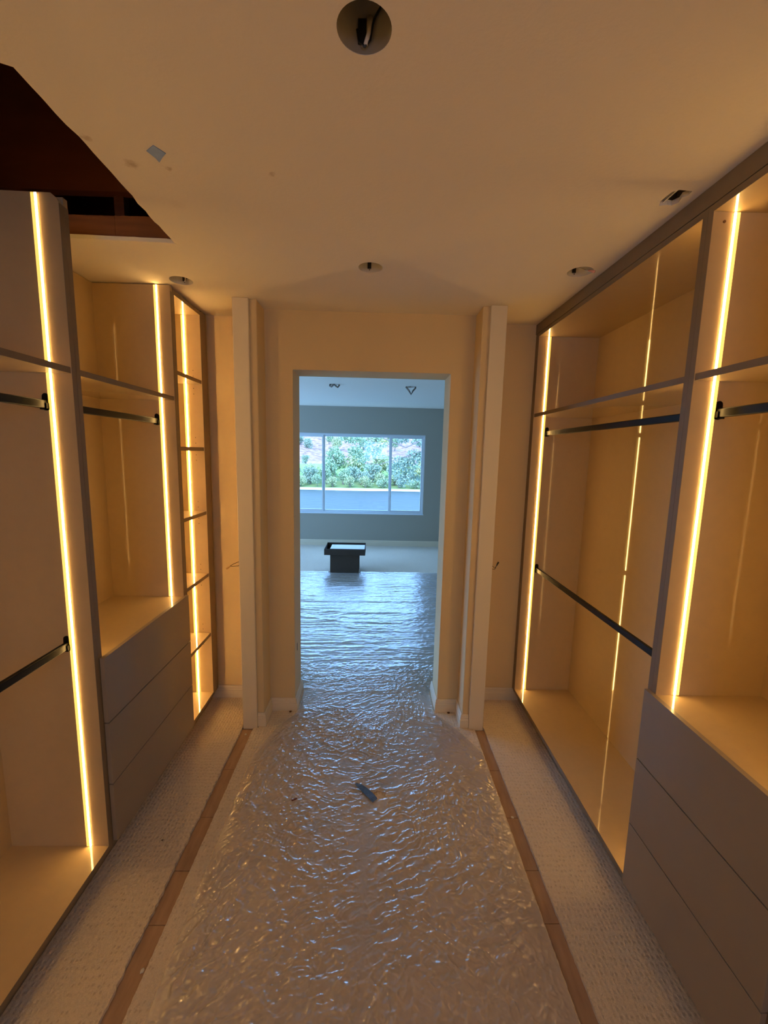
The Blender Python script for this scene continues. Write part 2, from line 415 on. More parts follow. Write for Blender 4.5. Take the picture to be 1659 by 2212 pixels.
# ------------------------------------------------------------------ cabinets
T = .020
ZB0, ZB1 = .095, .115     # bottom board
def led(parent, x, y, facing, z0, z1, front, mc=None):
    """LED strip let into a side panel. facing -1: towards the camera. front: +1/-1 = x direction of the aisle"""
    ch = boxo('led_strip', M_chan, (x-.0095, x+.0095, y, y + facing*.0012, z0, z1), parent)
    ya, yb = y + facing*.0012, y + facing*.0030
    boxo('led_core', mc or M_core, (x + front*.0025, x + front*.0085, ya, yb, z0+.002, z1-.002), ch)
    boxo('led_diffuser', M_amber, (x - front*.0085, x + front*.0025, ya, yb, z0+.002, z1-.002), ch)
def rod(parent, x, y0, y1, z):
    bm = bmesh.new(); n = 6; hw, hh, r = .0075, .0135, .0035
    prof = []
    for cx, cz, a0 in ((hw-r, hh-r, 0), (-(hw-r), hh-r, PI/2), (-(hw-r), -(hh-r), PI), (hw-r, -(hh-r), 1.5*PI)):
        for k in range(n+1): prof.append((cx + r*math.cos(a0 + PI/2*k/n), cz + r*math.sin(a0 + PI/2*k/n)))
    A = [bm.verts.new((x+a, y0+.004, z+b)) for a, b in prof]; B = [bm.verts.new((x+a, y1-.004, z+b)) for a, b in prof]
    m = len(prof)
    for i in range(m): bm.faces.new((A[i], A[(i+1) % m], B[(i+1) % m], B[i]))
    bm.faces.new(A); bm.faces.new(B[::-1]); bmesh.ops.recalc_face_normals(bm, faces=bm.faces)
    o = link('hanging_rod', bm, M_rod, parent)
    for y, s in ((y0, 1), (y1, -1)):
        bm = bmesh.new()
        # rounded upright plate with a cup under the rod
        prof = [(x + .0105*math.cos(a), z + .026 + .0105*math.sin(a)) for a in [PI*k/8 for k in range(9)]] + \
               [(x + .0125*math.cos(a), z - .010 + .010*math.sin(a)) for a in [PI + PI*k/8 for k in range(9)]]
        A = [bm.verts.new((a, y, b)) for a, b in prof]; B = [bm.verts.new((a, y + s*.003, b)) for a, b in prof]; m = len(prof)
        for i in range(m): bm.faces.new((A[i], A[(i+1) % m], B[(i+1) % m], B[i]))
        bm.faces.new(A); bm.faces.new(B[::-1])
        box(bm, x-.0115, x-.0078, y, y + s*.014, z-.0175, z+.004); box(bm, x+.0078, x+.0115, y, y + s*.014, z-.0175, z+.004)
        box(bm, x-.0115, x+.0115, y, y + s*.014, z-.0175, z-.0138)
        bmesh.ops.recalc_face_normals(bm, faces=bm.faces)
        link('rod_bracket', bm, M_rod, o)

def cabinet(label, side, y0, y1, ztop, top=True, shelves=(), rods=(), counter=None, drawers=None, led_x=None, leds=('near', 'far'), filler=None, pins=False):
    xf, xb = (XL, XLB) if side < 0 else (XR, XRB)
    fr = -side                      # direction of the aisle
    name = 'drawer_cabinet' if drawers else ('shelf_tower' if pins else 'hanging_wardrobe')
    t = thing(name, label, 'cabinet', ((xf+xb)/2, (y0+y1)/2, 0))
    e = .0004
    zt_in = ztop - (T if top else 0)
    for (a, b) in ((y0+e, y0+T), (y1-T, y1-e)):
        if side < 0 and not top and abs(y1-1.472) < .001 and a > y0+.1:
            # far panel stands in the ceiling cut-out: its front top corner is clipped
            bm = bmesh.new()
            poly = [(xb, .095), (xf-.0012, .095), (xf-.0012, 2.412), (xf-.007, 2.424), (xf-.024, 2.438), (xb, 2.442)]
            A = [bm.verts.new((x, a, z)) for x, z in poly]; B = [bm.verts.new((x, b, z)) for x, z in poly]
            for i in range(6): bm.faces.new((A[i], A[(i+1) % 6], B[(i+1) % 6], B[i]))
            bm.faces.new(A); bm.faces.new(B[::-1]); bmesh.ops.recalc_face_normals(bm, faces=bm.faces)
            p = link('side_panel', bm, M_panel, t)
        else:
            p = boxo('side_panel', M_panel, (xb, xf-fr*.0012, a, b, .095, ztop), t)
        boxo('edge_band', M_edge, (xf-fr*.0011, xf, a, b, .095, ztop-.0005 if ztop < 2.43 else 2.41), p)
    ya, yb = y0+T, y1-T
    boxo('back_panel', M_panel, (xb, xb+fr*.006, ya, yb, .09, ztop), t)
    p = boxo('bottom_panel', M_panel, (xb+fr*.006, xf-fr*.0012, ya, yb, ZB0, ZB1), t)
    boxo('edge_band', M_edge, (xf-fr*.0011, xf, ya, yb, ZB0, ZB1), p)
    if top:
        p = boxo('top_panel', M_panel, (xb+fr*.006, xf-fr*.0012, ya, yb, ztop-T, ztop), t)
        boxo('edge_band', M_edge, (xf-fr*.0011, xf, ya, yb, ztop-T, ztop), p)
    boxo('toe_kick', M_edge, (xf-fr*.062, xf-fr*.046, y0+e, (filler[1] if filler else y1-e), .0135, ZB0), t)
    z_led = ZB1
    if counter:
        p = boxo('counter_panel', M_panel, (xb+fr*.006, xf-fr*.0012, ya, yb, counter-T, counter), t)
        boxo('edge_band', M_edge, (xf-fr*.0011, xf, ya, yb, counter-T, counter), p)
        z_led = counter
    for z in shelves:
        p = boxo('shelf', M_panel, (xb+fr*.006, xf-fr*.0052, ya+.0005, yb-.0005, z-T/2, z+T/2), t)
        boxo('edge_band', M_edge, (xf-fr*.0051, xf-fr*.004, ya+.0005, yb-.0005, z-T/2, z+T/2), p)
    lx = led_x
    if 'far' in leds: led(t, lx, yb, -1, z_led, zt_in, fr, M_core2 if pins else None)
    if 'near' in leds: led(t, lx, ya, 1, z_led, zt_in, fr, M_core2 if pins else None)
    for z in rods: rod(t, xf - fr*(.093 if side < 0 else .088), ya, yb, z)
    if drawers:
        d0, d1, zs, xo = drawers
        for a, b in zip(zs[:-1], zs[1:]):
            d = boxo('drawer_front', M_front, (xo-fr*.0165, xo, d0, d1, a+.0021, b-.0021), t, bevel=.0007)
            boxo('drawer_box', M_panel, (xb+fr*.03, xf-fr*.003, ya+.012, yb-.012, a+.03, b-.035), d)
    if pins:
        bm = bmesh.new()
        for z in shelves:
            for dz in (-.066, -.034, .034, .066):
                zz = z + dz
                vs = [bm.verts.new((xf - fr*.050 + .0022*math.cos(2*PI*k/8), yb-.0006, zz + .0022*math.sin(2*PI*k/8))) for k in range(8)]
                ws = [bm.verts.new((v.co.x, yb, v.co.z)) for v in vs]
                bm.faces.new(vs)
                for i in range(8): bm.faces.new((vs[i], vs[(i+1) % 8], ws[(i+1) % 8], ws[i]))
        o = link('shelf_pin_hole', bm, M_black, t)
        o['kind'] = 'stuff'
    if filler:
        boxo('filler_panel', M_edge, (xf-fr*.05, xf-fr*.003, filler[0]+.002, filler[1], .095, 2.435), t)
    return t

SH = 1.902
cabinet('nearest left open wardrobe with two black rods, below the ceiling cut-out', -1, .20, 1.472, 2.438, top=False, shelves=[SH], rods=[1.79, .94], led_x=-1.083)
cabinet('left cabinet with three wide grey-brown drawers, an open niche and one black rod', -1, 1.472, 2.188, 2.436, top=False, shelves=[SH], rods=[1.79], counter=.872, drawers=(1.476, 2.182, [.112, .361, .617, .880], -.990), led_x=-1.078)
cabinet('narrow left shelf tower with five shelves beside the end wall', -1, 2.188, 2.532, 2.425, shelves=[2.036, 1.655, 1.276, .890, .505], led_x=-1.106, filler=(2.532, 2.60), pins=True)
cabinet('far right open wardrobe with a high and a low black rod', 1, 1.306, 2.596, 2.382, shelves=[SH], rods=[1.797, .94], led_x=1.022, filler=(2.596, 2.629))
cabinet('nearer right cabinet with three wide grey-brown drawers below an open niche', 1, .79, 1.306, 2.382, shelves=[SH], rods=[1.797], counter=.868, drawers=(.798, 1.319, [.112, .356, .612, .874], .940), led_x=1.026)
cabinet('right open wardrobe at the very edge of the frame, beside the drawers', 1, -.50, .79, 2.382, shelves=[SH], rods=[1.797, .94], led_x=1.022)
cabinet('left drawer cabinet behind the camera', -1, -.55, .20, 2.436, top=False, shelves=[SH], rods=[1.79], counter=.872, drawers=(-.545, .196, [.112, .361, .617, .880], -.990), led_x=-1.078)
# scribe fascia over the right run
struct(boxes('trim_3', M_edge, [(XR-.001, XR+.017, -.5, 2.629, 2.384, 2.4385)]))

# ------------------------------------------------------------------ recessed light housings
def can_light(x, y, z, label, kind, r=.0515, group='open recessed light housings in the ceiling'):
    t = thing('recessed_light_housing', label, 'light fixture', (x, y, z), group)
    bm = bmesh.new(); n = 40; h = .13
    prof = [(r, 0), (r, h), (0, h)]
    rings = [[bm.verts.new((x + a*math.cos(2*PI*k/n), y + a*math.sin(2*PI*k/n), z + .001 + b)) for k in range(n)] for a, b in prof[:2]]
    ctr = bm.verts.new((x, y, z+.001+h))
    for k in range(n):
        bm.faces.new((rings[0][k], rings[1][k], rings[1][(k+1) % n], rings[0][(k+1) % n]))
        bm.faces.new((rings[1][k], ctr, rings[1][(k+1) % n]))
    # outer skin so the can has thickness
    ro = [[bm.verts.new((x + (r+.0004)*math.cos(2*PI*k/n), y + (r+.0004)*math.sin(2*PI*k/n), z + .001 + b)) for k in range(n)] for b in (0, h+.002)]
    for k in range(n):
        bm.faces.new((ro[0][(k+1) % n], ro[1][(k+1) % n], ro[1][k], ro[0][k])); bm.faces.new((rings[0][k], rings[0][(k+1) % n], ro[0][(k+1) % n], ro[0][k]))
    bm.faces.new(ro[1])
    o = link('can', bm, M_can if kind == 'loop' else M_can_lit, t, smooth=True)
    # junction slot and hanging wires on the far side of the can
    boxo('junction_slot', M_black, (x-.014, x+.002, y+r-.006, y+r-.0015, z+.016, z+.058), t)
    bm = bmesh.new()
    bmesh.ops.create_uvsphere(bm, u_segments=8, v_segments=6, radius=.003, matrix=Matrix.Translation((x-.005, y+r-.006, z+.010)))
    link('screw', bm, M_can, t)
    bm = bmesh.new()
    if kind == 'loop':
        tube(bm, [(x-.016, y+.047, z+.04), (x-.012, y+.046, z+.018), (x+.0, y+.042, z+.006), (x+.010, y+.044, z+.02), (x+.015, y+.042, z+.045), (x+.02, y+.040, z+.058), (x+.040, y+.025, z+.075)], .0022)
        link('wire', bm, M_wire_b, t, smooth=True)
        bm = bmesh.new(); tube(bm, [(x+.009, y+.044, z+.058), (x+.007, y+.043, z+.03), (x+.001, y+.042, z+.010)], [.006, .0045, .004])
        link('wire_nut', bm, M_wire_w, t, smooth=True)
    elif kind == 'dangle':
        tube(bm, [(x+.004, y+.040, z+.07), (x+.008, y+.030, z+.03), (x+.018, y-.005, z+.004), (x+.024, y-.025, z-.006)], .0016)
        tube(bm, [(x+.006, y+.040, z+.07), (x+.013, y+.030, z+.03), (x+.022, y-.006, z+.006), (x+.026, y-.027, z-.006)], .0016)
        link('wire', bm, M_wire_w, t, smooth=True)
        bm = bmesh.new(); tube(bm, [(x+.024, y-.024, z-.003), (x+.032, y-.044, z-.014), (x+.036, y-.052, z-.018)], [.003, .005, .005])
        link('wire_nut', bm, M_nut_p, t, smooth=True)
    elif kind == 'whip':
        tube(bm, [(x, y+.047, z+.04), (x+.006, y+.03, z+.012), (x+.012, y+.01, z+.002)], .003)
        link('wire', bm, M_wire_w, t, smooth=True)
        bm = bmesh.new(); tube(bm, [(x+.012, y+.03, z+.02), (x+.02, y+.035, z+.035), (x+.034, y+.03, z+.06)], .0018)
        link('wire', bm, M_wire_b, t, smooth=True)
    else:
        bm.free()
    return t
can_light(*LIGHTS[0], CE, 'large round can opening overhead, nearest the camera, wire looped inside', 'loop')
can_light(*LIGHTS[1], CE, 'round can opening in the middle of the ceiling, before the doorway', '')
can_light(*LIGHTS[2], CE, 'round can opening in the ceiling above the left shelf tower', 'whip')
can_light(*LIGHTS[3], CE, 'round can opening on the right with a pink-capped wire hanging out', 'dangle')
# rough square opening with its junction box
t = thing('junction_box', 'metal junction box in the ragged square hole by the right cabinets', 'electrical box', (.893, 1.37, 2.456))
bm = bmesh.new()
for d in ((.855, .857, 1.325, 1.415, 2.457, 2.53), (.929, .931, 1.325, 1.415, 2.457, 2.53), (.857, .929, 1.325, 1.327, 2.457, 2.53), (.857, .929, 1.413, 1.415, 2.457, 2.53), (.857, .929, 1.327, 1.413, 2.528, 2.53)): box(bm, *d)
link('box_shell', bm, M_can, t)
boxo('divider', M_wire_w, (.882, .886, 1.345, 1.412, 2.448, 2.52), t)
bm = bmesh.new(); tube(bm, [(.905, 1.36, 2.527), (.90, 1.35, 2.49), (.91, 1.345, 2.455)], .002)
link('wire', bm, M_wire_w, t, smooth=True)

# ------------------------------------------------------------------ small things
def tapep(name, poly, z0, z1, m, label, cat, lift=0):
    bm = bmesh.new(); prism(bm, poly, z0, z1)
    o = link(name, bm, m); return tag(o, label, cat)
tapep('tape_scrap', [(-.627, 1.251), (-.598, 1.229), (-.590, 1.240), (-.579, 1.258), (-.594, 1.272), (-.615, 1.295), (-.617, 1.277)], 2.4385, 2.4398, M_tape, 'small scrap of blue painters tape stuck on the ceiling', 'tape')
# torn tape lying on the film: slightly curved strip
bm = bmesh.new()
cl = [(-.066, 1.872, .005), (-.045, 1.856, .014), (-.020, 1.835, .018), (.002, 1.810, .019), (.020, 1.786, .019), (.032, 1.770, .017)]
dv = Vector((.62, -.78)); nv = Vector((.78, .62))
top, bot = [], []
for i, (x, y, w) in enumerate(cl):
    z = .0250 + .0015*math.sin(i*1.9)
    top.append((bm.verts.new((x-nv.x*w, y-nv.y*w, z)), bm.verts.new((x+nv.x*w*.7, y+nv.y*w*.7, z+.002))))
    bot.append((bm.verts.new((x-nv.x*w, y-nv.y*w, z-.001)), bm.verts.new((x+nv.x*w*.7, y+nv.y*w*.7, z+.001))))
for i in range(len(cl)-1):
    bm.faces.new((top[i][0], top[i][1], top[i+1][1], top[i+1][0])); bm.faces.new((bot[i][0], bot[i+1][0], bot[i+1][1], bot[i][1]))
    bm.faces.new((top[i][0], top[i+1][0], bot[i+1][0], bot[i][0])); bm.faces.new((top[i][1], bot[i][1], bot[i+1][1], top[i+1][1]))
bm.faces.new((top[0][0], bot[0][0], bot[0][1], top[0][1])); bm.faces.new((top[-1][1], bot[-1][1], bot[-1][0], top[-1][0]))
bmesh.ops.recalc_face_normals(bm, faces=bm.faces)
tag(link('tape_scrap', bm, M_tape2), 'torn dark blue tape strip lying on the plastic film', 'tape')

def lamp_wires(name, x, y, pts, nut, m_nut, label):
    t = thing(name, label, 'wire', (x, y, .93))
    for p in pts:
        bm = bmesh.new(); tube(bm, p, .0016, 6); link('wire', bm, M_wire_b, t, smooth=True)
    bm = bmesh.new(); tube(bm, nut, [.0025, .005, .0055]); link('wire_nut', bm, m_nut, t, smooth=True)
lamp_wires('loose_wires', -.85, 2.61, [[(-.835, 2.63, .955), (-.85, 2.58, .957), (-.880, 2.56, .945), (-.895, 2.555, .935)], [(-.835, 2.63, .945), (-.852, 2.58, .930), (-.880, 2.56, .933), (-.895, 2.555, .935)]],
           [(-.893, 2.555, .935), (-.905, 2.55, .926), (-.915, 2.545, .920)], M_nut_o, 'loose dark wires with a tan nut on the left end wall')
lamp_wires('loose_wires', .76, 2.61, [[(.745, 2.63, .955), (.755, 2.59, .935), (.775, 2.57, .938), (.785, 2.565, .965)], [(.745, 2.63, .97), (.765, 2.59, .953), (.775, 2.57, .945), (.785, 2.565, .965)]],
           [(.784, 2.565, .962), (.788, 2.56, .978), (.792, 2.557, .988)], M_black, 'loose dark wires curling up on the right end wall')
def debris(x, y, label):
    bm = bmesh.new(); bmesh.ops.create_icosphere(bm, subdivisions=2, radius=.009)
    for v in bm.verts: v.co *= random.uniform(.7, 1.15); v.co.z = v.co.z*.5
    bmesh.ops.translate(bm, verts=bm.verts, vec=(x, y, .0175))
    tag(link('dirt_clump', bm, mat('dark_dirt', (.10, .05, .02), .9)), label, 'debris')
debris(-.508, 2.462, 'small dark clump at the foot of the baseboard left of the doorway')
debris(.500, 2.462, 'small dark clump at the foot of the baseboard right of the doorway')
bm = bmesh.new(); box(bm, -.495, -.470, 1.772, 1.778, .0262, .0305)
bmesh.ops.rotate(bm, verts=bm.verts, cent=(-.48, 1.775, .028), matrix=Matrix.Rotation(.5, 3, 'Z'))
bmesh.ops.translate(bm, verts=bm.verts, vec=(.13, .0, -.0035))
tag(link('wood_sliver', bm, mat('brown_sliver', (.13, .04, .015), .8)), 'tiny brown sliver on the film left of the blue strip', 'debris')
for (x, y) in ((.664, 1.70), (-.712, 1.13), (-.73, 2.26)):
    bm = bmesh.new(); bmesh.ops.create_icosphere(bm, subdivisions=1, radius=.008)
    for v in bm.verts: v.co *= random.uniform(.6, 1.2); v.co.z *= .4
    bmesh.ops.translate(bm, verts=bm.verts, vec=(x, y, .004))
    tag(link('plaster_crumb', bm, M_gyp), 'pale plaster crumb in the bare strip ' + ('right of the aisle' if x > 0 else ('left of the aisle, low in frame' if y < 2 else 'left of the aisle, against the post')), 'debris')
# door latch mark on left jamb
bm = bmesh.new(); box(bm, DL, DL+.001, 2.565, 2.578, .375, .425); tag(link('strike_plate', bm, M_black, None), 'small dark strike mark on the left jamb of the doorway', 'door hardware')
# screw hole in the nearer right niche
bm = bmesh.new(); tube(bm, [(.991, 1.2856, 2.335), (.991, 1.2836, 2.335)], .004, 10)
tag(link('screw_cap', bm, mat('brown_cap', (.12, .05, .02), .6)), 'brown screw hole high in the nearer right niche', 'screw')

# ------------------------------------------------------------------ bedroom
BY = 7.34
WX0, WX1, WZ0, WZ1 = -1.50, .865, .592, 1.985
struct(boxes('wall_bedroom_end', M_bed, [(-3.6, WX0, BY, BY+.14, 0, CE), (WX1, 2.2, BY, BY+.14, 0, CE), (WX0, WX1, BY, BY+.14, 0, WZ0), (WX0, WX1, BY, BY+.14, WZ1, CE)]))
struct(boxes('wall_bedroom_left', M_bed, [(-3.6, -3.5, 2.7, 3.4, 0, CE), (-3.6, -3.5, 6.9, BY+.14, 0, CE), (-3.6, -3.5, 3.4, 6.9, 0, .15), (-3.6, -3.5, 3.4, 6.9, 2.3, CE)]))
struct(boxo('wall_bedroom_right', M_bed, (2.15, 2.25, 2.7, BY+.14, 0, CE)))
portal((-.32, BY+.07, 1.29), (PI/2, 0, PI), WX1-WX0, WZ1-WZ0)
portal((-3.55, 5.15, 1.225), (PI/2, 0, -PI/2), 3.5, 2.15)
w2 = struct(boxes('fill_window_side', M_alu, [(-3.57, -3.52, 3.4, 3.45, .15, 2.3), (-3.57, -3.52, 6.85, 6.9, .15, 2.3), (-3.57, -3.52, 5.12, 5.18, .15, 2.3), (-3.57, -3.52, 3.45, 6.85, .15, .2), (-3.57, -3.52, 3.45, 6.85, 2.25, 2.3)]))  # unseen side window, added to bring more daylight into the bedroom
boxes('pane', M_glass, [(-3.548, -3.544, 3.45, 5.12, .2, 2.25), (-3.548, -3.544, 5.18, 6.85, .2, 2.25)], w2)
bc = struct(boxo('ceiling_bedroom', mat('bedroom_ceiling_paint', (.85, .84, .78), .85), (-3.6, 2.25, 2.645, BY+.14, CE, CE+.2)))
BL = [(-.497, 5.06), (.407, 5.085)]
cut(bc, [cyl_cutter(x, y, .06, 2.3, 2.60) for x, y in BL])
for i, (x, y) in enumerate(BL):
    t = can_light(x, y, CE, 'bedroom ceiling can opening with a dangling coil, ' + ('left' if i == 0 else 'right') + ' of the two', '', r=.058, group='dangling fixtures in the bedroom ceiling')
    bm = bmesh.new()
    if i == 0: tube(bm, [(x+.05, y, CE+.06), (x+.06, y-.02, CE-.01), (x+.045, y-.04, CE-.035), (x+.02, y-.04, CE-.02), (x+.0, y-.035, CE-.005), (x-.03, y-.03, CE-.03), (x-.05, y-.02, CE-.02), (x-.04, y, CE+.04)], .010)
    else: tube(bm, [(x-.05, y, CE+.05), (x-.06, y-.03, CE-.01), (x-.03, y-.04, CE-.045), (x, y-.04, CE-.09), (x+.02, y-.04, CE-.05), (x+.05, y-.02, CE-.015), (x+.05, y, CE+.05)], .010)
    link('flex_conduit', bm, M_can, t, smooth=True)

# window: frame, sliders, sill
w = thing('window_1', 'three-light slider', 'window', (-.3, BY, WZ0)); del w['label']; del w['category']; struct(w)
fy0, fy1 = BY+.015, BY+.075
boxes('window_frame', M_alu, [(WX0, WX1, fy0, fy1, WZ0, WZ0+.03), (WX0, WX1, fy0, fy1, WZ1-.03, WZ1), (WX0, WX0+.03, fy0, fy1, WZ0+.03, WZ1-.03), (WX1-.03, WX1, fy0, fy1, WZ0+.03, WZ1-.03)], w, bevel=.003)
lights = [(WX0+.03, -.90, 0), (-.90, .262, .014), (.262, WX1-.03, 0)]
for x0, x1, dy in lights:
    a = .026 if dy else .036
    fr_ = boxes('sash', M_alu, [(x0, x1, fy0+.008+dy, fy0+.034+dy, WZ0+.03, WZ0+.03+a), (x0, x1, fy0+.008+dy, fy0+.034+dy, WZ1-.03-a, WZ1-.03), (x0, x0+a*.8, fy0+.008+dy, fy0+.034+dy, WZ0+.03+a, WZ1-.03-a), (x1-a*.8, x1, fy0+.008+dy, fy0+.034+dy, WZ0+.03+a, WZ1-.03-a)], w, bevel=.002)
    boxo('pane', M_glass, (x0+a*.8, x1-a*.8, fy0+.018+dy, fy0+.022+dy, WZ0+.03+a, WZ1-.03-a), fr_)
boxo('window_sill', M_alu, (WX0-.01, WX1+.01, BY-.012, BY+.015, WZ0-.012, WZ0+.004), w, bevel=.002)

# cardboard stand with a tray lid
t = thing('cardboard_box', 'dark brown cardboard box topped by a wider open tray, in the bedroom', 'box', (-.396, 5.75, .013))
boxo('box_body', M_card, (-.594, -.199, 5.60, 5.90, .0140, .262), t, bevel=.003)
bm = bmesh.new()
box(bm, -.675, -.114, 5.585, 6.0, .263, .268)
box(bm, -.675, -.114, 5.585, 5.590, .268, .345); box(bm, -.675, -.114, 5.995, 6.0, .268, .352)
box(bm, -.675, -.670, 5.590, 5.995, .268, .345); box(bm, -.119, -.114, 5.590, 5.995, .268, .352)
link('tray', bm, M_card, t)
boxo('paper_sheet', mat('white_paper', (.8, .8, .8), .6), (-.60, -.125, 5.66, 5.93, .3345, .336), t)
boxo('foam_pad', M_card, (-.60, -.125, 5.66, 5.93, .269, .334), t)

# ------------------------------------------------------------------ plastic film
def vnoise(x, y, seed):
    rs = np.random.RandomState(seed); G = rs.rand(256, 256)
    xi = np.floor(x).astype(int); yi = np.floor(y).astype(int); fx = x-xi; fy = y-yi
    fx = fx*fx*(3-2*fx); fy = fy*fy*(3-2*fy)
    g = lambda a, b: G[a % 256, b % 256]
    return (g(xi, yi)*(1-fx)+g(xi+1, yi)*fx)*(1-fy) + (g(xi, yi+1)*(1-fx)+g(xi+1, yi+1)*fx)*fy
def sst(a, b, v):
    t = np.clip((v-a)/(b-a), 0, 1); return t*t*(3-2*t)
def ridge(x, y, th, lw, ll, seed):
    """creases running along direction th; lw spacing, ll length"""
    c, s = math.cos(th), math.sin(th)
    u = x*c + y*s; v = -x*s + y*c
    v = v + .35*lw*(vnoise(u/(ll*.6)+31, v/(ll*.6)+7, seed+5)-.5)*4
    n = vnoise(u/ll, v/lw, seed)
    r = 1-np.abs(2*n-1)
    return r**3.2
ys = np.concatenate([np.arange(.55, 3.0, .0033), np.arange(3.0, 5.64, .008)])
NX = 420
def xl(y): return np.interp(y, [0, 2.10, 2.30, 2.46, 2.70, 3.3, 6], [-.632, -.632, -.56, -.462, -.462, -1.9, -1.9])
def xr(y): return np.interp(y, [0, 2.10, 2.30, 2.46, 2.70, 3.3, 6], [.628, .628, .52, .405, .405, 1.8, 1.8])
Yg = np.repeat(ys[:, None], NX, 1); U = np.linspace(0, 1, NX)[None, :]
Xg = xl(Yg) + (xr(Yg)-xl(Yg))*U
Xg = Xg + .004*(vnoise(Yg*9, Yg*0+3, 5)-.5)*(np.abs(2*U-1)**8)
m1 = vnoise(Xg*3.1+11, Yg*3.1+2, 3); m2 = vnoise(Xg*2.3+5, Yg*2.6+17, 4); m3 = vnoise(Xg*4.3+15, Yg*4.1+7, 6)
cor = 1-sst(2.75, 3.3, Yg)
sidel = sst(.0, -.45, Xg); sider = sst(0, .45, Xg)
H = np.zeros_like(Xg)
amp = .0046
H += cor*amp*ridge(Xg, Yg, .95, .019, .07, 21)*(.45+.9*sst(.35, .6, m1))*(.35+1.2*sidel)
H += cor*amp*ridge(Xg, Yg, -.75, .019, .07, 22)*(.45+.9*sst(.35, .6, m2))*(.35+1.2*sider)
H += cor*amp*ridge(Xg, Yg, .35, .017, .06, 23)*(.2+.9*sst(.35, .6, m3))
H += cor*amp*ridge(Xg, Yg, -.3, .017, .06, 24)*(.2+.9*sst(.35, .6, 1-m3))
H += cor*amp*.8*ridge(Xg, Yg, 1.5, .016, .09, 25)*sst(.45, .65, m1)
H += cor*amp*.7*ridge(Xg, Yg, .6, .013, .05, 28)*sst(.4, .6, m2)
H += cor*amp*.7*ridge(Xg, Yg, -.9, .013, .05, 29)*sst(.4, .6, m1)
bed = sst(2.4, 2.9, Yg)
H += bed*.0045*ridge(Xg, Yg, .02, .040, .45, 31)*(.5+.9*sst(.35, .65, m2))
H += bed*.0030*ridge(Xg, Yg, .10, .022, .22, 32)
H += bed*.0026*ridge(Xg, Yg, -.14, .024, .16, 33)*sst(.4, .6, m1)
H += bed*.0022*ridge(Xg, Yg, .8, .02, .07, 35)*sst(.3,.6,m3) + bed*.0022*ridge(Xg, Yg, -.7, .02, .07, 36)*sst(.3,.6,1-m3)
H += bed*.0080*ridge(Xg, Yg, .04, .26, 1.6, 34)**2
edge = sst(0, .06, np.minimum(Xg-xl(Yg), xr(Yg)-Xg)/1.0)
flat = 1-.85*np.exp(-(((Xg+.40)/.10)**2+((Yg-2.60)/.14)**2)) - .8*np.exp(-(((Xg-.36)/.08)**2+((Yg-2.60)/.12)**2))
amps = (.6+.5*sst(.3, .6, vnoise(Xg*5+2, Yg*5+9, 8)))
gy = .75 + .25*sst(1.0, 1.6, Yg)
seam = 1-.8*np.exp(-((Xg-.0+.012)/.022)**2)*(1-sst(1.7, 2.0, Yg))
H = H*(.35+.65*edge)*np.clip(flat, .05, 1)*(.55*bed+(1-bed)*amps+.2*bed)*gy*seam
H += .0012*vnoise(Xg*160, Yg*160, 9)*(.5+.5*edge)
under = (Xg > -.61) & (Xg < -.18) & (Yg > 5.57)
Zg = .0150 + np.where(under, 0, H)
Zg = np.where(under, .0134, Zg)
nY = len(ys)
verts = np.stack([Xg, Yg, Zg], -1).reshape(-1, 3)
idx = np.arange(nY*NX).reshape(nY, NX)
q = np.stack([idx[:-1, :-1], idx[:-1, 1:], idx[1:, 1:], idx[1:, :-1]], -1).reshape(-1, 4)
cx = verts[q].mean(1)
tear = [(.02, 1.821), (.045, 1.838), (.083, 1.818), (.080, 1.800), (.069, 1.785), (.040, 1.772), (.020, 1.80)]
def inside(px, py, poly):
    r = np.zeros(len(px), bool); n = len(poly)
    for i in range(n):
        x1, y1 = poly[i]; x2, y2 = poly[(i+1) % n]
        c = ((y1 > py) != (y2 > py)) & (px < (x2-x1)*(py-y1)/(y2-y1+1e-12)+x1); r ^= c
    return r
q = q[~inside(cx[:, 0], cx[:, 1], tear)]
me = bpy.data.meshes.new('plastic_film')
me.vertices.add(len(verts)); me.vertices.foreach_set('co', verts.astype(np.float32).ravel())
me.loops.add(len(q)*4); me.loops.foreach_set('vertex_index', q.astype(np.int32).ravel())
me.polygons.add(len(q)); me.polygons.foreach_set('loop_start', (np.arange(len(q))*4).astype(np.int32))
me.polygons.foreach_set('use_smooth', np.ones(len(q), bool))
me.update(calc_edges=True); me.materials.append(M_film)
film = bpy.data.objects.new('plastic_film', me); C.objects.link(film)
tag(film, 'wrinkled clear plastic film over the aisle carpet, running on through the doorway', 'plastic sheet')

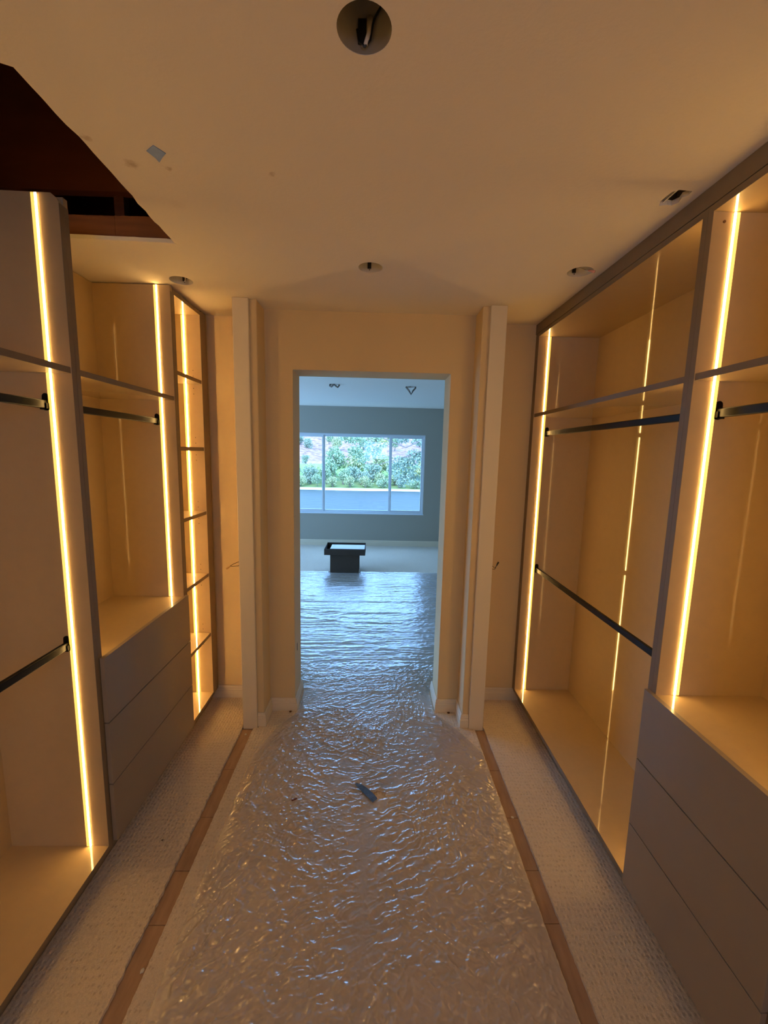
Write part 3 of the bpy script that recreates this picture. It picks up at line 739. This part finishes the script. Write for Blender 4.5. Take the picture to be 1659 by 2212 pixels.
# ------------------------------------------------------------------ outdoors
def terrain():
    P = [(52.0, -3.05), (53.0, -2.85), (56, -2.6), (62, -2.0), (75, -1.05), (88, -.6), (110, 1.2), (140, 4.6), (180, 10), (260, 24)]
    xs = np.linspace(-90, 70, 70); yy = np.concatenate([np.concatenate([np.linspace(52, 56, 9), np.linspace(57.5, 150, 60)]), np.linspace(155, 260, 18)])
    X, Y = np.meshgrid(xs, yy)
    Z = np.interp(Y, [p[0] for p in P], [p[1] for p in P]) + (vnoise(X/7+50, Y/7+50, 40)-.5)*1.2*sst(80, 110, Y) + (vnoise(X/2.5+50, Y/2.5, 41)-.5)*.35*sst(56, 70, Y)
    bm = bmesh.new(); vv = [[bm.verts.new((X[j, i], Y[j, i] + (math.sin(X[j, i]*.4)*.6 if j == 0 else 0), Z[j, i])) for i in range(X.shape[1])] for j in range(X.shape[0])]
    for j in range(X.shape[0]-1):
        for i in range(X.shape[1]-1): bm.faces.new((vv[j][i], vv[j][i+1], vv[j+1][i+1], vv[j+1][i]))
    m = bpy.data.materials.new('hillside_scrub'); m.use_nodes = True; nt = m.node_tree; b = nt.nodes['Principled BSDF']
    b.inputs['Roughness'].default_value = 1; b.inputs['Specular IOR Level'].default_value = 0
    tc = nt.nodes.new('ShaderNodeTexCoord'); sp = nt.nodes.new('ShaderNodeSeparateXYZ'); nt.links.new(tc.outputs['Object'], sp.inputs[0])
    n = nt.nodes.new('ShaderNodeTexNoise'); n.inputs['Scale'].default_value = .9; n.inputs['Detail'].default_value = 6; nt.links.new(tc.outputs['Object'], n.inputs['Vector'])
    r = nt.nodes.new('ShaderNodeValToRGB'); r.color_ramp.elements[0].position = .35; r.color_ramp.elements[0].color = (.17, .11, .10, 1)
    r.color_ramp.elements[1].position = .65; r.color_ramp.elements[1].color = (.42, .30, .26, 1); nt.links.new(n.outputs['Fac'], r.inputs[0])
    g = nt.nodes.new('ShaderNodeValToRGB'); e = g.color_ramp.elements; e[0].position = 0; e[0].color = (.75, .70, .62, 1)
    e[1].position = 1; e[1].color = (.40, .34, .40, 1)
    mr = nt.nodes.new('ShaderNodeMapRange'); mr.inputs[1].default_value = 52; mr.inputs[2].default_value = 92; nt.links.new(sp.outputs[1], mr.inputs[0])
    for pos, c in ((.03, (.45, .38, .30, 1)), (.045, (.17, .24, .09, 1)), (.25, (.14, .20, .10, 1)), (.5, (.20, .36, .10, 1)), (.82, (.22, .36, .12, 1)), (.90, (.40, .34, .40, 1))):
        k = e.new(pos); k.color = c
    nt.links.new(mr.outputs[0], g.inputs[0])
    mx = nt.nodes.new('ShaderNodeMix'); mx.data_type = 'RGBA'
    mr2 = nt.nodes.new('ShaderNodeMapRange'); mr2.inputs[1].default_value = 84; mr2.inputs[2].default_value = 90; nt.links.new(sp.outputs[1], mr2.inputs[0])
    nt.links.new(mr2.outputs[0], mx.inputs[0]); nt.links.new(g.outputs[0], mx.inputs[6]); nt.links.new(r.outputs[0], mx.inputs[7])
    nt.links.new(mx.outputs[2], b.inputs['Base Color'])
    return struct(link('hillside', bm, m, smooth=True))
terrain()
def lake():
    bm = bmesh.new(); box(bm, -120, 100, 9.5, 60, -3.6, -3.0)
    m = mat('lake_water', (.05, .075, .075), .5, spec=.08, bump=.8, bscale=1.2)
    for n in m.node_tree.nodes:
        if n.type == 'BUMP': n.inputs['Distance'].default_value = .15
    return struct(link('lake', bm, m))
lake()
struct(boxo('ground', mat('yard_ground', (.32, .34, .22), 1), (-120, 100, 7.52, 9.7, -3.4, -2.4)))

M_leaf = [mat('leaf_sage', (.30, .42, .25), .8, var=.35, vscale=1.5), mat('leaf_olive', (.38, .46, .24), .8, var=.35, vscale=1.5), mat('leaf_grey_green', (.28, .38, .28), .8, var=.3, vscale=1.5), mat('leaf_yellow_green', (.46, .50, .22), .8, var=.3, vscale=3)]
M_bark = mat('pale_bark', (.20, .17, .16), .9, var=.3, vscale=8)
def leaves(bm, c, rad, n, size, rng):
    for _ in range(n):
        d = Vector((rng.gauss(0, 1), rng.gauss(0, 1), rng.gauss(0, 1))).normalized()*(rng.random()**.4)
        p = Vector(c) + Vector((d.x*rad[0], d.y*rad[1], d.z*rad[2]))
        a = Vector((rng.gauss(0, 1), rng.gauss(0, 1), rng.gauss(0, 1))).normalized()
        b = a.cross(Vector((rng.gauss(0, 1), rng.gauss(0, 1), rng.gauss(0, 1)))).normalized()
        s = size*rng.uniform(.6, 1.3)
        v = [bm.verts.new(p + a*s), bm.verts.new(p + b*s*.6), bm.verts.new(p - a*s), bm.verts.new(p - b*s*.6)]
        bm.faces.new(v)
rng = random.Random(11)
def gz(y): return float(np.interp(y, [52.0, 53.0, 56, 62, 75, 88, 110, 140, 180], [-3.05, -2.85, -2.6, -2.0, -1.05, -.6, 1.2, 4.6, 10]))
def shrub_proto(k, h, wd, n, size):
    bm = bmesh.new()
    for i in range(6):
        a = rng.uniform(0, 2*PI); r = rng.uniform(0, .5)*wd
        leaves(bm, (r*math.cos(a)*.8, r*math.sin(a)*.8, h*rng.uniform(.25, .72)), (wd*.34, wd*.34, h*.28), n//5, size, rng)
    f = link('foliage', bm, M_leaf[k])
    bm = bmesh.new()
    for i in range(4):
        a = rng.uniform(0, 2*PI); tube(bm, [(0, 0, -.2), (wd*.15*math.cos(a), wd*.15*math.sin(a), h*.35), (wd*.35*math.cos(a), wd*.35*math.sin(a), h*.7)], [.07, .05, .02], 5)
    s = link('stem', bm, M_bark)
    return f, s
protos = [shrub_proto(0, 3.0, 2.3, 1000, .15), shrub_proto(1, 3.4, 2.5, 1100, .15), shrub_proto(2, 2.6, 2.2, 900, .14), shrub_proto(0, 2.2, 2.5, 900, .14)]
used = set()
def shrub(x, y, k, sc, label, group):
    t = thing('shrub', label, 'shrub', (x, y, gz(y)), group)
    t.rotation_euler = (0, 0, rng.uniform(0, 6.28)); t.scale = (sc, sc, sc*rng.uniform(.85, 1.15))
    for o in protos[k]:
        if k in used:
            o = o.copy(); C.objects.link(o)
        o.parent = t; o.matrix_parent_inverse = Matrix()
    used.add(k)
def row(x0, x1, y, dx, ks, s0, s1, label, group):
    x = x0
    while x < x1:
        shrub(x, y + rng.uniform(-.15, .15), rng.choice(ks), rng.uniform(s0, s1), label, group); x += dx*rng.uniform(1.0, 1.2)
row(-18, 12, 54.2, 1.95, (0, 1, 2, 3), .50, .68, 'pale green waterside shrub at the very edge of the far bank', 'shrubs along the far shore')
row(-18, 13, 56.2, 2.1, (0, 1, 2), .68, .85, 'taller pale green shrub just behind the waterside row', 'taller shrubs behind the shore')
row(-9, 14, 58.8, 2.75, (0, 1, 2), .82, .96, 'full green shrub in the third row behind the lake bank', 'third row of shrubs behind the shore')
row(-6, 14, 63.5, 3.3, (0, 1), 1.2, 1.45, 'tall green shrub in the rear row behind the lake bank, right of the lawn', 'rear row of shrubs right of the lawn')
row(-45, 32, 122, 8.0, (0, 1, 2), 1.1, 1.4, 'green bush high up on the mauve hillside', 'bushes on the upper hillside')
row(-24, 34, 136, 8.8, (0, 1, 2), 1.3, 1.6, 'green bush in the topmost row on the hillside', 'topmost bushes on the hillside')
row(-29, -13, 86, 2.2, (2,), .5, .65, 'low green bush where the lawn meets the hillside', 'bushes between the lawn and the hillside')

# tree close to the window with branches reaching in from the right
t = thing('tree', 'tree outside the right part of the window, branches reaching left', 'tree', (4.6, 19, -2.9))
bm = bmesh.new()
tube(bm, [(4.6, 19, -3), (4.5, 19, -.5), (4.1, 19, 1.6), (3.9, 19, 4)], [.22, .18, .14, .08], 8)
link('trunk', bm, M_bark, t, smooth=True)
for pts, r in (([(4.2, 19, 1.2), (3.0, 18.9, 2.15), (2.0, 18.8, 2.25), (1.35, 18.8, 1.95), (.4, 18.7, 2.3), (-.6, 18.7, 2.5)], .045),
               ([(3.9, 19, 1.8), (2.4, 19, 1.9), (1.5, 18.9, 1.6), (.75, 18.8, 1.35), (.1, 18.8, 1.15), (-.8, 18.7, 1.3)], .035),
               ([(4.0, 19, .6), (2.8, 19.1, .9), (1.8, 19.1, .7), (1.2, 19.1, .6)], .03),
               ([(3.9, 19, 2.4), (2.6, 19, 2.9), (1.0, 19, 2.8), (-.2, 19, 2.5)], .03)):
    bm = bmesh.new(); n = len(pts); tube(bm, pts, [r*(1-.75*i/(n-1)) for i in range(n)], 6); link('branch', bm, M_bark, t, smooth=True)
for k, cl_, n, rad in ((0, [(-.9, 18.7, 2.25), (-.4, 18.7, 2.15), (.1, 18.7, 2.3), (-1.3, 18.7, 2.35), (-.9, 18.7, 1.75), (-.55, 18.7, 1.45), (-.1, 18.7, 1.75)], 60, (.38, .3, .24)),
                       (3, [(.15, 18.6, 1.95), (.35, 18.6, 2.1), (2.0, 18.9, .85)], 50, (.2, .2, .2)),
                       (2, [(1.55, 19, 1.2), (1.9, 19.1, .75), (1.4, 19.1, .55), (2.2, 19, 1.5), (1.75, 19, 1.6), (2.4, 19, 1.0), (.9, 19, .95), (1.2, 19, 1.3), (2.0, 19, 2.3), (1.2, 19, 2.4)], 80, (.42, .35, .3))):
    bm = bmesh.new()
    for c in cl_: leaves(bm, c, rad, n*3, .062, rng)
    o = link('foliage', bm, M_leaf[k], t)
    if k == 3: o['label'] = 'yellow-green foliage'
